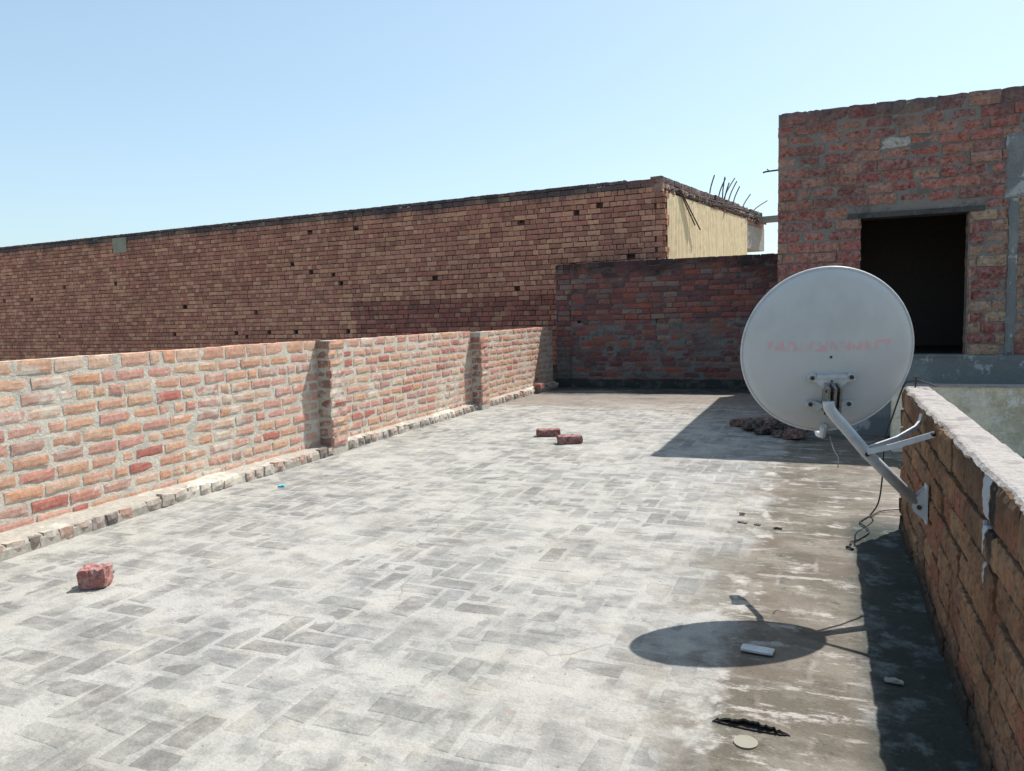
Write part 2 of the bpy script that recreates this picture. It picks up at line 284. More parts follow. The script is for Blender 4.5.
for i in range(-70, 140):
    for j in range(-70, 70):
        x = (i+2*j)*W-2; y = (i-2*j)*W+4
        if -4.6 < x < 0 and -1.5 < y < 12.2: tile(x, y, x+2*W, y+W)
        if -4.6 < x < 0 and -1.5 < y < 12.2: tile(x, y+W, x+W, y+3*W)
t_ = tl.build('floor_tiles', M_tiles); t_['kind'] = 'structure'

# ---------------------------------------------------------------- brick wall builder
FACE = {}
def brick(g, O, u, n, u0, u1, z0, z1, c, depth=.09, nu=4, nv=3, bev=.007, rough=.004, d0=0., tilt=.0, seed=0, edge=.004, n2=None):
    su = np.linspace(0, 1, nu); sv = np.linspace(0, 1, nv)
    U, Vv = np.meshgrid(su, sv, indexing='ij')
    uu = u0+(u1-u0)*U; zz = z0+(z1-z0)*Vv
    bd = (U == 0) | (U == 1) | (Vv == 0) | (Vv == 1)
    uu = uu+(R.rand(nu, nv)-.5)*2*edge*bd; zz = zz+(R.rand(nu, nv)-.5)*2*edge*bd+(U-.5)*tilt
    dd = d0+np.where(bd, -bev, 0)+(R.rand(nu, nv)-.5)*2*rough
    ctr = (U-.5)*R.uniform(-.006, .006); dd = dd+ctr
    O = np.array(O); u = np.array(u); n = np.array(n)
    P = O+uu[..., None]*u+dd[..., None]*n+zz[..., None]*np.array([0, 0, 1.])
    key = (nu, nv)
    if key not in FACE:
        I = np.arange(nu*nv).reshape(nu, nv); fs = [(I[i, j], I[i+1, j], I[i+1, j+1], I[i, j+1]) for i in range(nu-1) for j in range(nv-1)]
        ring = [I[i, 0] for i in range(nu)]+[I[nu-1, j] for j in range(1, nv)]+[I[i, nv-1] for i in range(nu-2, -1, -1)]+[I[0, j] for j in range(nv-2, 0, -1)]
        m_ = len(ring); fs += [(ring[(k+1) % m_], ring[k], nu*nv+k, nu*nv+(k+1) % m_) for k in range(m_)]; fs.append(tuple(nu*nv+k for k in range(m_))[::-1]); FACE[key] = ([tuple(map(int, f)) for f in fs], ring)
    fs, ring = FACE[key]; P = P.reshape(-1, 3); B = P[ring]; B = B-n*(((B-O)@n)+depth)[:, None]
    if np.dot(np.cross(u, (0, 0, 1)), n) < 0: fs = [f[::-1] for f in fs]
    cc = np.array(c)*(1+R.uniform(-.06, .06)); g.add(np.vstack([P, B]), fs, tuple(cc))
def courses(g, O, u, n, L0, L1, z0, ztop, ch, bl, joint, pal, bond='stretcher', skip=(), nu=4, nv=3, prot=.004, miss=0., topfull=None, tiltj=.003, colf=None, wob=.004, depth=.09, rough=.003, bev=.006, endclip=None, edge=.004):
    k = 0; z = z0
    while z+ch*.6 < ztop:
        hd = (bond == 'english' and k % 2 == 0); last = z+ch*1.5 > ztop
        zt = min(z+ch-joint, ztop-.002) if not last else ztop-.002
        length = bl/2 if hd else bl
        p = L0-rnd.random()*length*(1 if bond == 'random' else .0)-(length*.5 if (k % 2 and bond != 'english') else (bl*.25 if hd else 0)) + rnd.uniform(-.02, .02)
        if bond == 'random': p = L0-rnd.random()*length
        while p < L1:
            l = length*rnd.uniform(.93, 1.06)
            if bond == 'random' and rnd.random() < .13: l *= .5
            a = max(p, L0); b_ = min(p+l-joint*.8, L1)
            if b_-a > .03:
                spans = [(a, b_)]
                for (s0, s1, t0, t1) in skip:
                    if z+ch*.5 > t0 and z+ch*.5 < t1:
                        ns = []
                        for (x, y) in spans:
                            if y <= s0 or x >= s1: ns.append((x, y)); continue
                            if s0-x > .035: ns.append((x, s0))
                            if y-s1 > .035: ns.append((s1, y))
                        spans = ns
                for (x, y) in spans:
                    if rnd.random() < miss: continue
                    w_ = wob*math.sin(x*1.3+k*.4)
                    cc = colf(x, z) if colf else None
                    cc = cc or pal[min(int(rnd.random()**1.0*len(pal)), len(pal)-1)]
                    brick(g, O, u, n, x, y, z+w_+rnd.uniform(-.002, .002), zt+(0 if last else w_)+rnd.uniform(-.003, .001), cc, d0=rnd.uniform(-prot, prot), nu=nu, nv=nv, tilt=rnd.uniform(-tiltj, tiltj), depth=depth, rough=rough, bev=bev, edge=edge)
            p += l
        z += ch; k += 1
def mortar(g, O, u, n, L0, L1, z0, z1, back, rec, amp, st, seed, skip=()):
    O = np.array(O); u = np.array(u); n = np.array(n)
    nu_ = max(2, int((L1-L0)/st)+1); nz = max(2, int((z1-z0)/st)+1); A, B = np.meshgrid(np.linspace(L0, L1, nu_), np.linspace(z0, z1, nz), indexing='ij')
    D = -rec+amp*2*fbm(A*14, B*14, seed, 3)
    P = (O+A[..., None]*u+D[..., None]*n+B[..., None]*np.array([0, 0, 1.])).reshape(-1, 3)
    I = np.arange(nu_*nz).reshape(nu_, nz); F = []
    ac = (A[:-1, :-1]+A[1:, 1:])/2; bc = (B[:-1, :-1]+B[1:, 1:])/2; keep = np.ones(ac.shape, bool)
    for (s0, s1, t0, t1) in skip: keep &= ~((ac > s0) & (ac < s1) & (bc > t0) & (bc < t1))
    F = np.stack([I[:-1, :-1], I[1:, :-1], I[1:, 1:], I[:-1, 1:]], -1)[keep]
    if np.dot(np.cross(u, (0, 0, 1)), n) < 0: F = F[:, ::-1]
    g.add(P, F.tolist())
def core(g, O, u, n, L0, L1, z0, z1, back, rec, skip=()):   # solid body behind the joints, split round openings
    xs = sorted({L0, L1, *[s for q in skip for s in q[:2]]}); zs = sorted({z0, z1, *[s for q in skip for s in q[2:]]})
    xs = [x for x in xs if L0 <= x <= L1]; zs = [z for z in zs if z0 <= z <= z1]
    for i in range(len(xs)-1):
        for j in range(len(zs)-1):
            cx = (xs[i]+xs[i+1])/2; cz = (zs[j]+zs[j+1])/2
            if any(q[0] < cx < q[1] and q[2] < cz < q[3] for q in skip): continue
            g.obox(O, u, n, (xs[i], xs[i+1]), (zs[j], zs[j+1]), (-back, -rec))

# ---------------------------------------------------------------- left parapet
PL = [(.55, .325, .225), (.54, .31, .22), (.55, .36, .25), (.52, .265, .205), (.55, .33, .25), (.43, .17, .135), (.56, .39, .29), (.51, .29, .23), (.44, .28, .23), (.53, .30, .245), (.56, .31, .20), (.55, .34, .235), (.54, .335, .25)]
r = empty('brick_parapet', 'pale sunlit brick parapet with two slim piers along the left edge of the roof', 'wall', (-4.25, 4, 0))
O = (-4.15, 0, 0); u = (0, 1, 0); n_ = (1, 0, 0)
def ltop(y): return 1.02 if y < 5.6 else 1.02-(y-5.6)*.0062
g = G(); mo = G()
for (a, b_) in ((-3.5, 5.62), (5.62, 8.84), (8.84, 12.0)):
    tp = (ltop(max(a, 5))+ltop(b_))/2 if b_ > 6 else 1.02
    courses(g, O, u, n_, a, b_, .065, tp, .087, .232, .025, PL, 'random', prot=.0022, nu=7, nv=5, rough=.0006, bev=.003, wob=.003, edge=.0035, depth=.12)
    mortar(mo, O, u, n_, a, b_, 0, tp-.006, .23, .0045, .0032, .016, 3); core(mo, O, u, n_, a, b_, 0, tp-.008, .22, .03)
g.build('brickwork', M_left, r); mo.build('mortar', M_leftm, r)
for (y, wd) in ((5.62, .24), (8.84, .24)):   # slim piers
    g = G(); tp = ltop(y)-.002
    g.obox((-4.15, y, 0), (0, 1, 0), (1, 0, 0), (.007, wd), (0, tp-.004), (-.02, .127), (.46, .43, .37))
    courses(g, (-4.15, y, 0), (1, 0, 0), (0, -1, 0), .0, .136, .08, tp, .087, .24, .02, [(.34, .2, .16), (.28, .18, .15), (.30, .15, .12)], 'stretcher', depth=.02, wob=0)
    courses(g, (-4.015, y, 0), (0, 1, 0), (1, 0, 0), .0, wd, .08, tp, .087, .24, .02, PL, 'stretcher', depth=.02, wob=0)
    g.build('pier', M_left, r)
# kerb of brick ends set in mortar along its foot
g = G(); ys = np.arange(-3.5, 12.0, .035); prof = [(-4.16, .094), (-4.10, .085), (-4.052, .072), (-4.040, .05), (-4.038, .0), (-4.036, -.01)]
cx = lambda y: (.10*max(0, (3.8-y)/1.6) if y > 2 else .1125) + (.03 if y < 5 else .03-.06*min(1, (y-5)/1.5)+.03*max(0, (y-9.5)/2))
V = []
for y in ys:
    for k, (x, z) in enumerate(prof):
        q = fbm(y*9, k*1.7, 11, 3); V.append((x+(cx(y) if k > 0 else 0)*(min(1, k/2))+.008*q*(k > 0), y, max(-.01, z+.018*fbm(y*6, k*.9, 5, 3)) if k < 4 else z))
m_ = len(prof); F = [(i*m_+k, i*m_+k+1, (i+1)*m_+k+1, (i+1)*m_+k) for i in range(len(ys)-1) for k in range(m_-1)]
g.add(V, F, (.34, .32, .28)); y = 1.0
while y < 11.9:
    l = rnd.uniform(.09, .125); x = -4.055+cx(y)*.97
    if rnd.random() < .86: brick(g, (x+.029, 0, 0), (0, 1, 0), (1, 0, 0), y, y+l-.026, .010+rnd.uniform(-.006, .006), .074+rnd.uniform(-.008, .008), rnd.choice([(.40, .26, .21), (.34, .28, .25), (.20, .17, .15), (.45, .35, .29), (.42, .36, .31), (.46, .42, .37)]), depth=.06, d0=rnd.uniform(-.010, .003), tilt=rnd.uniform(-.01, .01), edge=.006)
    y += l
g.build('kerb', M_left, r)

# ---------------------------------------------------------------- back wall
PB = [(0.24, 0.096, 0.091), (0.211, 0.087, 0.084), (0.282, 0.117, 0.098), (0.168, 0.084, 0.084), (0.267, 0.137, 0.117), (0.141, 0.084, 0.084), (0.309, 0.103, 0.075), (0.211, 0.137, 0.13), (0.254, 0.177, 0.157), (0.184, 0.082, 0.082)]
r = empty('brick_wall', 'tall shaded dark red brick wall with grey mortared lower half closing the back of the roof', 'wall', (-2.4, 12.1, 0))
O = (-3.82, 12.0, 0); u = (1, 0, 0); n_ = (0, -1, 0); hl = [(.10, .20, 1.03, 1.10), (1.38, 1.50, 1.01, 1.08), (.9, 1.0, .1, .17)]
g = G(); mo = G(); ml = G()
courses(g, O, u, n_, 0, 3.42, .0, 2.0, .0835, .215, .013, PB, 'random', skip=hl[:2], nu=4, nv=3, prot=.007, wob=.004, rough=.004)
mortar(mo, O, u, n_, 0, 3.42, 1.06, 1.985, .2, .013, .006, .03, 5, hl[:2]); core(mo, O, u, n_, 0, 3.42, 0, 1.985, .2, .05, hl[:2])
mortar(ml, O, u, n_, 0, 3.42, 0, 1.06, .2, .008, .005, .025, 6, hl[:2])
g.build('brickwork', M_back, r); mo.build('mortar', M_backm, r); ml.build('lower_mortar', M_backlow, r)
g = G(); O2 = (-4.09, 12.045, 0)
courses(g, O2, u, n_, 0, .262, .0, 2.0, .0835, .215, .013, PB+[(.26, .19, .13)]*2, 'random'); g.obox(O2, u, n_, (.002, .275), (0, 1.985), (-.155, -.012), (.08, .08, .078)); g.build('corner_pier', M_back, r)
g = G(); V = []; xs = np.arange(-4.1, -.4, .04)
for x in xs:
    for k, (d, z) in enumerate([(0.01, .13), (-.05, .115), (-.10, .07), (-.13, -.01)]): V.append((x, 12.0+d*(1+.5*fbm(x*5, k, 8)), z+.05*fbm(x*7, k*.8, 9) if k < 3 else z))
F = [(i*4+k, i*4+k+1, (i+1)*4+k+1, (i+1)*4+k)[::1] for i in range(len(xs)-1) for k in range(3)]; g.add(V, F, (.05, .055, .05)); g.build('kerb', plaster_mat('black_algae_mortar', (.03, .035, .034), (.06, .065, .06), (.14, .15, .14), 6, th2=(.62, .7)), r)

# ---------------------------------------------------------------- brick room on the right
PR = [(0.341, 0.118, 0.099), (0.377, 0.15, 0.114), (0.305, 0.107, 0.093), (0.369, 0.175, 0.133), (0.405, 0.217, 0.159), (0.284, 0.121, 0.107), (0.359, 0.196, 0.152), (0.25, 0.115, 0.1), (0.388, 0.145, 0.114)]
r = empty('brick_room', 'rough red brick rooftop room with a dark doorway and grey plastered plinth', 'building', (1.2, 9.8, 0))
O = (-.41, 7.758, 0); u = (1, 0, 0); n_ = (0, -1, 0); L = 4.0
door = (.714, 1.579, .734, 2.0); lint = (.60, 1.69, 1.985, 2.06)
def crm(x, z):
    if x > 1.55 and z < 2.1: return rnd.choice([(.34, .21, .15), (.32, .17, .12), (.36, .24, .165), (.27, .10, .09), (.38, .27, .18)])
    if rnd.random() < .012: return (.45, .44, .41)
    return None
g = G(); mo = G()
courses(g, O, u, n_, 0, L, .74, 3.0, 0.0975, .235, .012, PR, 'random', skip=[door, lint, (1.86, 1.93, .734, 2.1)], nu=6, nv=4, prot=.008, wob=.006, rough=.0035, bev=.008, edge=.006, colf=crm)
for (z0, z1) in ((.734, 2.0),):   # door reveals
    courses(g, (.306, 7.758, 0), (0, 1, 0), (1, 0, 0), .0, .22, z0, z1, .0975, .24, .016, PR, 'random', depth=.02, prot=.003); courses(g, (1.167, 7.758, 0), (0, 1, 0), (-1, 0, 0), 0, .22, z0, z1, .0975, .24, .016, [(.40, .22, .15)], 'random', depth=.02, prot=.003)
mortar(mo, O, u, n_, 0, L, .734, 2.99, .2, .012, .0055, .022, 9, [door]); core(mo, O, u, n_, 0, L, .734, 2.99, .21, .032, [door])
g.build('brickwork', M_room, r); mo.build('mortar', M_roomm, r)
g = G(); g.obox(O, u, n_, (.604, 1.686), (1.988, 2.034), (-.2, .012)); g.build('lintel', M_lint, r, usecol=False)
g = G(); V, F = [], []
mortar(g, O, u, n_, -.005, L, 0, .742, .2, -.018, .004, .04, 21); g.obox(O, u, n_, (0, L), (0, .738), (-.21, .006)); g.obox(O, u, n_, (door[0]-.01, door[1]+.01), (.731, .7445), (-.21, .028)); g.build('plinth', M_plinth, r, usecol=False)
g = G(); V = []; 
for (x0, x1, z0, z1, sd_) in ((1.865, 1.935, .742, 2.08, 2), (1.83, 2.1, 2.08, 2.62, 5)):   # grey plaster patches on the right
    nx = max(3, int((x1-x0)/.02)); nz = int((z1-z0)/.025); V = []
    for i in range(nx+1):
        for j in range(nz+1):
            e = .015*fbm(i*.7, j*.3, sd_); V.append((-.41+x0+(x1-x0)*i/nx+e*2, 7.758-.008-.006*fbm(i*.5, j*.5, 3)+(.012 if i in (0, nx) or j in (0, nz) else 0), z0+(z1-z0)*j/nz+.03*fbm(i*.4, j*.1, 7)*(j in (0, nz))))
    g.add(V, [(i*(nz+1)+j, (i+1)*(nz+1)+j, (i+1)*(nz+1)+j+1, i*(nz+1)+j+1) for i in range(nx) for j in range(nz)])
g.build('plaster_patch', M_plinth, r, usecol=False)
g = G(); g.box((-.40, 8.0, 0), (-.2, 12.19, 2.96)); courses(g, (-.41, 8.0, 0), (0, 1, 0), (-1, 0, 0), -.23, 4.19, 0, 2.98, 0.0975, .235, .012, PR, 'random', depth=.03, prot=.005)
g.box((3.39, 7.99, 0), (3.59, 12.19, 2.96)); g.box((-.19, 11.98, 0), (3.38, 12.18, 2.96)); g.build('side_wall', M_room, r)
g = G(); g.box((-.188, 9.6, .74), (3.38, 9.7, 2.79)); g.build('inner_wall', M_dark, r, usecol=False)  # interior shade put into this near-black colour; the room floor has it too
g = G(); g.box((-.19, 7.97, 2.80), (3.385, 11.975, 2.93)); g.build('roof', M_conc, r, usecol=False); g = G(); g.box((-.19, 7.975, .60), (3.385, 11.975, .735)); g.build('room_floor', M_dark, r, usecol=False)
# thin iron rod stuck in the side of the room
g = G(); g.tube(spline([(-.38, 8.5, 2.612), (-.50, 8.5, 2.607), (-.57, 8.5, 2.603), (-.60, 8.5, 2.595)], 4), [.009]*12+[.006], 6); g.tube([(-.53, 8.5, 2.60), (-.56, 8.5, 2.63)], .005, 5); g.build('iron_rod', M_rust, r, usecol=False)

# ---------------------------------------------------------------- right parapet
PRT = [(0.347, 0.189, 0.105), (0.321, 0.172, 0.099), (0.371, 0.206, 0.115), (0.334, 0.138, 0.084), (0.282, 0.16, 0.095), (0.397, 0.241, 0.134), (0.256, 0.143, 0.089), (0.347, 0.16, 0.095)]
r = empty('brick_parapet', 'low weathered brown brick parapet with pale cement capping along the right edge, carrying the dish', 'wall', (.45, 2, 0))
O = (.387, 0, 0); u = (0, 1, 0); n_ = (-1, 0, 0)
g = G(); mo = G()
courses(g, O, u, n_, -2.5, 4.5, -.01, .762, .094, .232, .012, PRT, 'random', nu=14, nv=8, prot=.005, wob=.006, rough=.002, bev=.006, edge=.004, tiltj=.006, depth=.06)
mortar(mo, O, u, n_, -2.5, 4.49, 0, .735, .12, .013, .007, .014, 12)
core(mo, O, u, n_, -2.5, 4.49, 0, .738, .125, .04)
courses(g, (.385, 4.503, 0), (1, 0, 0), (0, 1, 0), 0, .13, 0, .745, .094, .232, .012, PRT, 'random', depth=.02)
courses(g, (.517, 0, 0), (0, 1, 0), (1, 0, 0), -2.5, 4.5, 0, .745, .094, .232, .012, PRT, 'random', depth=.03, nu=3, nv=2)
g.build('brickwork', M_right, r); mo.build('mortar', M_rightm, r)
ys = np.arange(-2.5, 4.52, .012); xn = 14; V = []
for i, y in enumerate(ys):
    e0 = .392+.014*fbm(y*9, 1, 3, 4)*2+.006*fbm(y*45, 2, 5, 2); e1 = .519+.008*fbm(y*8, 4, 3, 3)
    top = .771+.012*fbm(y*3, 9, 3)
    V.append((e0+.004, y, top-.020+.02*fbm(y*12, 3, 4, 3)))
    for k in range(xn):
        t = k/(xn-1); x = e0+(e1-e0)*t; ed = -.014*(k == 0)-.003*(k == 1)-.010*(k == xn-1); V.append((x, y, top+ed+.006*fbm(x*28, y*28, 6, 3)+.004*fbm(y*60, x*15, 6, 2)))
    V.append((e1-.004, y, top-.04))
m_ = xn+2; F = [(i*m_+k, i*m_+k+1, (i+1)*m_+k+1, (i+1)*m_+k)[::1] for i in range(len(ys)-1) for k in range(m_-1)]
F += [tuple(range(m_)), tuple((len(ys)-1)*m_+k for k in range(m_))[::-1]]
g = G(); g.add(V, F); g.build('capping', M_cap, r, usecol=False)
# low mossy wall beyond the right parapet
r = empty('plastered_wall', 'low moss-stained beige plastered wall beyond the right parapet, below the doorway', 'wall', (2.0, 7.06, -.2))
g = G(); V = []; O = (.53, 7.0, 0)
mortar(g, O, (1, 0, 0), (0, -1, 0), 0, 3.05, -3.2, .53, .1, 0, .012, .05, 31); g.obox(O, (1, 0, 0), (0, -1, 0), (0, 3.05), (-3.2, .53), (-.12, -.016)); g.build('wall_face', M_beige, r, usecol=False)
g = G(); g.obox(O, (1, 0, 0), (0, -1, 0), (-.0, 3.05), (.531, .545), (-.125, .012)); g.build('coping', M_cap, r, usecol=False)

# ---------------------------------------------------------------- neighbour building
d1 = np.array([-.99653965, .08311871, 0]); n1 = np.array([-.08311871, -.99653965, 0]); d2 = np.array([.17408021, .98473148, 0]); n2 = np.array([.98473148, -.17408021, 0])
C0 = np.array([-2.443, 12.64, 0])
r = empty('brick_building', 'long brown brick building with one yellow side wall and bare rebar on its roof edge', 'building', (-10, 15.5, -3.4))
PF = [(0.465, 0.233, 0.166), (0.511, 0.254, 0.18), (0.405, 0.194, 0.141), (0.573, 0.302, 0.206), (0.45, 0.2, 0.152), (0.373, 0.181, 0.137), (0.496, 0.241, 0.174), (0.618, 0.345, 0.228)]
PFh = [(0.537, 0.295, 0.203), (0.479, 0.251, 0.183), (0.432, 0.22, 0.163), (0.375, 0.189, 0.141), (0.595, 0.339, 0.24)]
PFr = [(0.315, 0.125, 0.104), (0.279, 0.119, 0.098), (0.367, 0.162, 0.128), (0.228, 0.11, 0.093), (0.402, 0.224, 0.159)]
def cf(x, z):
    if x < 6.2 and z < 1.52 : return rnd.choice(PFr)
    if z > 3.15: return rnd.choice([(.20, .13, .12), (.24, .17, .15), (.17, .12, .12), (.34, .25, .19)])
    k = int(round((z-.3)/.0885)); return rnd.choice(PFh) if k % 2 == 0 and rnd.random() < .8 else None
HO = [(15.5, 2.201), (13.53, 2.22), (15.86, .988), (6.19, 2.15), (7.4, 2.168), (7.4, 3.002), (6.19, 2.956), (6.51, .93), (11.59, .962), (9.62, .96), (7.89, .938), (.52, 2.119), (1.5, 2.936), (1.58, 2.05), (2.66, 1.64), (11.2, 1.6), (4.4, 1.9), (9.0, 1.4)]
HO += [(rnd.uniform(.6, 19), rnd.uniform(.9, 3.0)) for _ in range(9)]
hs = [(a-.055, a+.055, z-.035, z+.05) for a, z in HO]
LF = 26
g = G(); mo = G(); cc_ = [(13.02, 13.52, 2.93, 3.29)]
courses(g, C0, d1, n1, .12, LF, .3, 3.365, .0885, .236, .012, PF, 'english', skip=hs+[(-.1, .62, 3.27, 3.5)]+cc_, nu=3, nv=3, prot=.006, wob=.003, rough=.003, bev=.006, colf=cf, depth=.1)
courses(g, C0, d1, n1, -.005, .115, .3, 3.37, .0885, .236, .012, PF, 'stretcher', nu=3, nv=3, prot=.008)
courses(g, C0, d1, n1, .12, .62, 3.276, 3.345, .085, .236, .012, PFr, 'stretcher', nu=3, nv=3)
mortar(mo, C0, d1, n1, 0, LF, .2, 3.30, .2, .028, .006, .06, 14, hs); core(mo, C0, d1, n1, .0, LF, -3.4, 3.29, .23, .075)
g.build('brickwork', M_far, r); mo.build('mortar', M_farm, r)
g = G(); g.obox(C0, d1, n1, (cc_[0][0]+.01, cc_[0][1]-.01), (2.935, 3.285), (-.06, .004)); g.build('cement_patch', plaster_mat('patch_cement', (.30, .30, .24), (.25, .25, .2), (.34, .34, .28), 5), r, usecol=False)
# yellow side wall, its broken lower slab edge and the brick coping above
g = G(); mortar(g, C0, d2, n2, .09, 4.88, -3.4, 3.10, .2, -.05, .006, .09, 17); g.obox(C0, d2, n2, (.24, 4.88), (-3.4, 3.12), (-.25, .038)); g.build('yellow_wall', M_yel, r, usecol=False)
g = G(); courses(g, C0-n2*.0, d2, n2, .02, .15, .3, 3.1, .0885, .2, .012, PF, 'english', nu=3, nv=2, prot=.03, depth=.09, bev=.006); 
courses(g, C0+n2*.05, d2, n2, .0, .17, .3, 3.1, .0885, .12, .012, PF, 'english', nu=3, nv=2, prot=.02, depth=.09)
courses(g, C0, d2, n2, .0, 2.3, 3.19, 3.375, .09, .236, .012, [(.36, .24, .19), (.30, .2, .17), (.42, .32, .26)], 'random', nu=3, nv=3, prot=.006, depth=.2)
courses(g, C0, d2, n2, 2.3, 6.6, 3.21, 3.385, .09, .236, .02, [(.30, .18, .15), (.22, .14, .12), (.42, .36, .33)], 'random', nu=3, nv=3, prot=.02, depth=.2, wob=.015, tiltj=.03, miss=.12)
g.obox(C0, d2, n2, (0, 6.6), (3.05, 3.26), (-.3, -.03), (.3, .2, .17))
for i in range(150):   # broken brick and mortar rubble along the ledge
    a = rnd.uniform(.15, 6.5); z = 3.11+rnd.random()*.10; s_ = rnd.uniform(.025, .075); p = C0+d2*a+n2*rnd.uniform(-.03, .035)
    V = [(p[0]+rnd.uniform(-1, 1)*s_*.2+sx*s_, p[1]+sy*s_*1.6, z+sz*s_*.35+rnd.uniform(-.01, .01)) for sz in (-1, 1) for sx, sy in ((-.5, -.5), (.5, -.5), (.5, .5), (-.5, .5))]
    g.add(V, [(0,3,2,1),(4,5,6,7),(0,1,5,4),(1,2,6,5),(2,3,7,6),(3,0,4,7)], rnd.choice([(.34, .2, .17), (.2, .13, .12), (.5, .46, .42), (.4, .27, .22), (.16, .12, .11)]))
g.build('side_brickwork', M_far, r)
def gp(a, z, d=0.): return tuple(C0+d2*a+n2*d+np.array([0, 0, z]))
def fp(a, z, d=0.): return tuple(C0+d1*a+n1*d+np.array([0, 0, z]))
RB = [((.62, 3.22, .06), (1.25, 2.68, .12)), ((.72, 3.20, .06), (1.5, 2.62, .13))]
for a, b_ in RB: g = G(); g.tube([gp(*a), gp(*b_)], .013, 6); g.build('rebar', M_rust, r, usecol=False)
for (a, lean, h) in ((2.55, .1, .52), (3.05, .30, .55), (3.35, .65, .64), (3.5, .1, .50), (3.7, .45, .60), (4.05, .30, .52), (4.7, .50, .46), (5.3, 1.35, .48), (3.42, -.1, .58)):
    g = G(); g.tube(spline([gp(a, 3.2, -.05), gp(a+lean*.45, 3.2+h*.55, -.03), gp(a+lean, 3.22+h, .03)], 4), .013, 5); g.build('rebar', M_rust, r, usecol=False)
for k in range(16):   # bars lying along the ledge
    a = rnd.uniform(.8, 4.6); z = 3.16+rnd.uniform(0, .10); l = rnd.uniform(.9, 2.2)
    g = G(); g.tube(spline([gp(a, z, .045+rnd.random()*.02), gp(a+l*.5, z+rnd.uniform(-.02, .04), .06), gp(min(6.5, a+l), z+rnd.uniform(-.03, .10), .05)], 4), .011, 5); g.build('rebar', M_rust, r, usecol=False)
# roof slab and far overhanging balcony box
g = G(); V = [fp(0.05, 3.0, -.24), fp(LF, 3.0, -.24), fp(LF, 3.0, -.24), gp(6.5, 3.0, -.26)]
A, B_, D_ = np.array(fp(.2, 0, -.25)), np.array(fp(LF, 0, -.25)), np.array(gp(6.5, 0, -.3)); E_ = D_+(B_-A)
V = [(*q[:2], z) for z in (2.9, 3.04) for q in (A, B_, E_, D_)]; g.add(V, [(0,3,2,1)[::-1],(4,5,6,7)[::-1],(0,1,5,4)[::-1],(1,2,6,5)[::-1],(2,3,7,6)[::-1],(3,0,4,7)[::-1]]); g.build('roof', M_conc, r, usecol=False)
g = G(); P = [gp(4.9, 0, -.06), gp(6.6, 0, -.02), gp(6.6, 0, -1.6), gp(4.9, 0, -1.6)]
def prism(g, P, z0, z1): g.add([(*p[:2], z) for z in (z0, z1) for p in P], [(0,3,2,1),(4,5,6,7),(0,1,5,4),(1,2,6,5),(2,3,7,6),(3,0,4,7)])
prism(g, P, 2.53, 3.045); g.build('balcony', plaster_mat('balcony_plaster', (.34, .31, .28), (.28, .26, .24), (.4, .37, .33), 1.5), r, usecol=False)
g = G(); P = [gp(5.9, 0, .02), gp(6.5, 0, .05), gp(6.5, 0, .60), gp(5.9, 0, .6)]; prism(g, P, 3.17, 3.26); g.build('slab_beam', M_conc, r, usecol=False)

# ---------------------------------------------------------------- satellite dish
r = empty('satellite_dish', 'large grey satellite dish seen from behind on an angled arm bolted to the right parapet', 'satellite dish', (.387, 3.33, .42))
az = math.radians(-12); el = math.radians(11.5)
ax = Vector((math.sin(az)*math.cos(el), math.cos(az)*math.cos(el), math.sin(el))); sx_ = ax.cross(Vector((0, 0, 1))).normalized(); up_ = sx_.cross(ax).normalized()
DC = Vector((.010, 3.272, 1.022)); RX, RZ = .321, .332
Mx = Matrix(((sx_.x, up_.x, -ax.x), (sx_.y, up_.y, -ax.y), (sx_.z, up_.z, -ax.z))).to_4x4()   # local x right, y up, z toward the camera side (back)
def local_obj(name, V, F, mat, parent, smooth=True):
    me = bpy.data.meshes.new(name); me.from_pydata([tuple(v) for v in V], [], F); me.update()
    if smooth: me.polygons.foreach_set('use_smooth', [True]*len(me.polygons))
    me.materials.append(mat); o = bpy.data.objects.new(name, me); S.collection.objects.link(o); o.parent = parent
    base = Vector(parent.location) if parent.parent is None else Vector((0, 0, 0))
    o.matrix_basis = Matrix.Translation(DC-base) @ Mx if parent.parent is None else Matrix.Identity(4); return o
def dz(t): return .062*(1-t*t)
V = []; F = []; nr, na = 26, 96
for side in (0, 1):
    for i in range(nr+1):
        t = i/nr
        for j in range(na):
            an = 2*math.pi*j/na; q = t if t < .94 else t
            z = dz(t)-(.0 if side == 0 else .004)
            if t > .93: z -= .010*((t-.93)/.07)   # stiffening step near the edge
            V.append((RX*t*math.cos(an), RZ*t*math.sin(an), z))
o_ = (nr+1)*na
for s_ in (0, 1):
    for i in range(nr):
        for j in range(na):
            q = (s_*o_+i*na+j, s_*o_+(i+1)*na+j, s_*o_+(i+1)*na+(j+1) % na, s_*o_+i*na+(j+1) % na); F.append(q if s_ == 0 else q[::-1])
for j in range(na): F.append((nr*na+j, o_+nr*na+j, o_+nr*na+(j+1) % na, nr*na+(j+1) % na))
refl = local_obj('reflector', V, F, M_dish, r)
V = []; F = []; kk = 8
for j in range(na):
    an = 2*math.pi*j/na
    for k in range(kk):
        a2 = 2*math.pi*k/kk; rr_ = 1+.0055/.34*math.cos(a2); V.append((RX*rr_*math.cos(an), RZ*rr_*math.sin(an), -.012+.0065*math.sin(a2)))
for j in range(na):
    for k in range(kk): F.append((j*kk+k, ((j+1) % na)*kk+k, ((j+1) % na)*kk+(k+1) % kk, j*kk+(k+1) % kk))
local_obj('rim', V, F, M_rim, r)
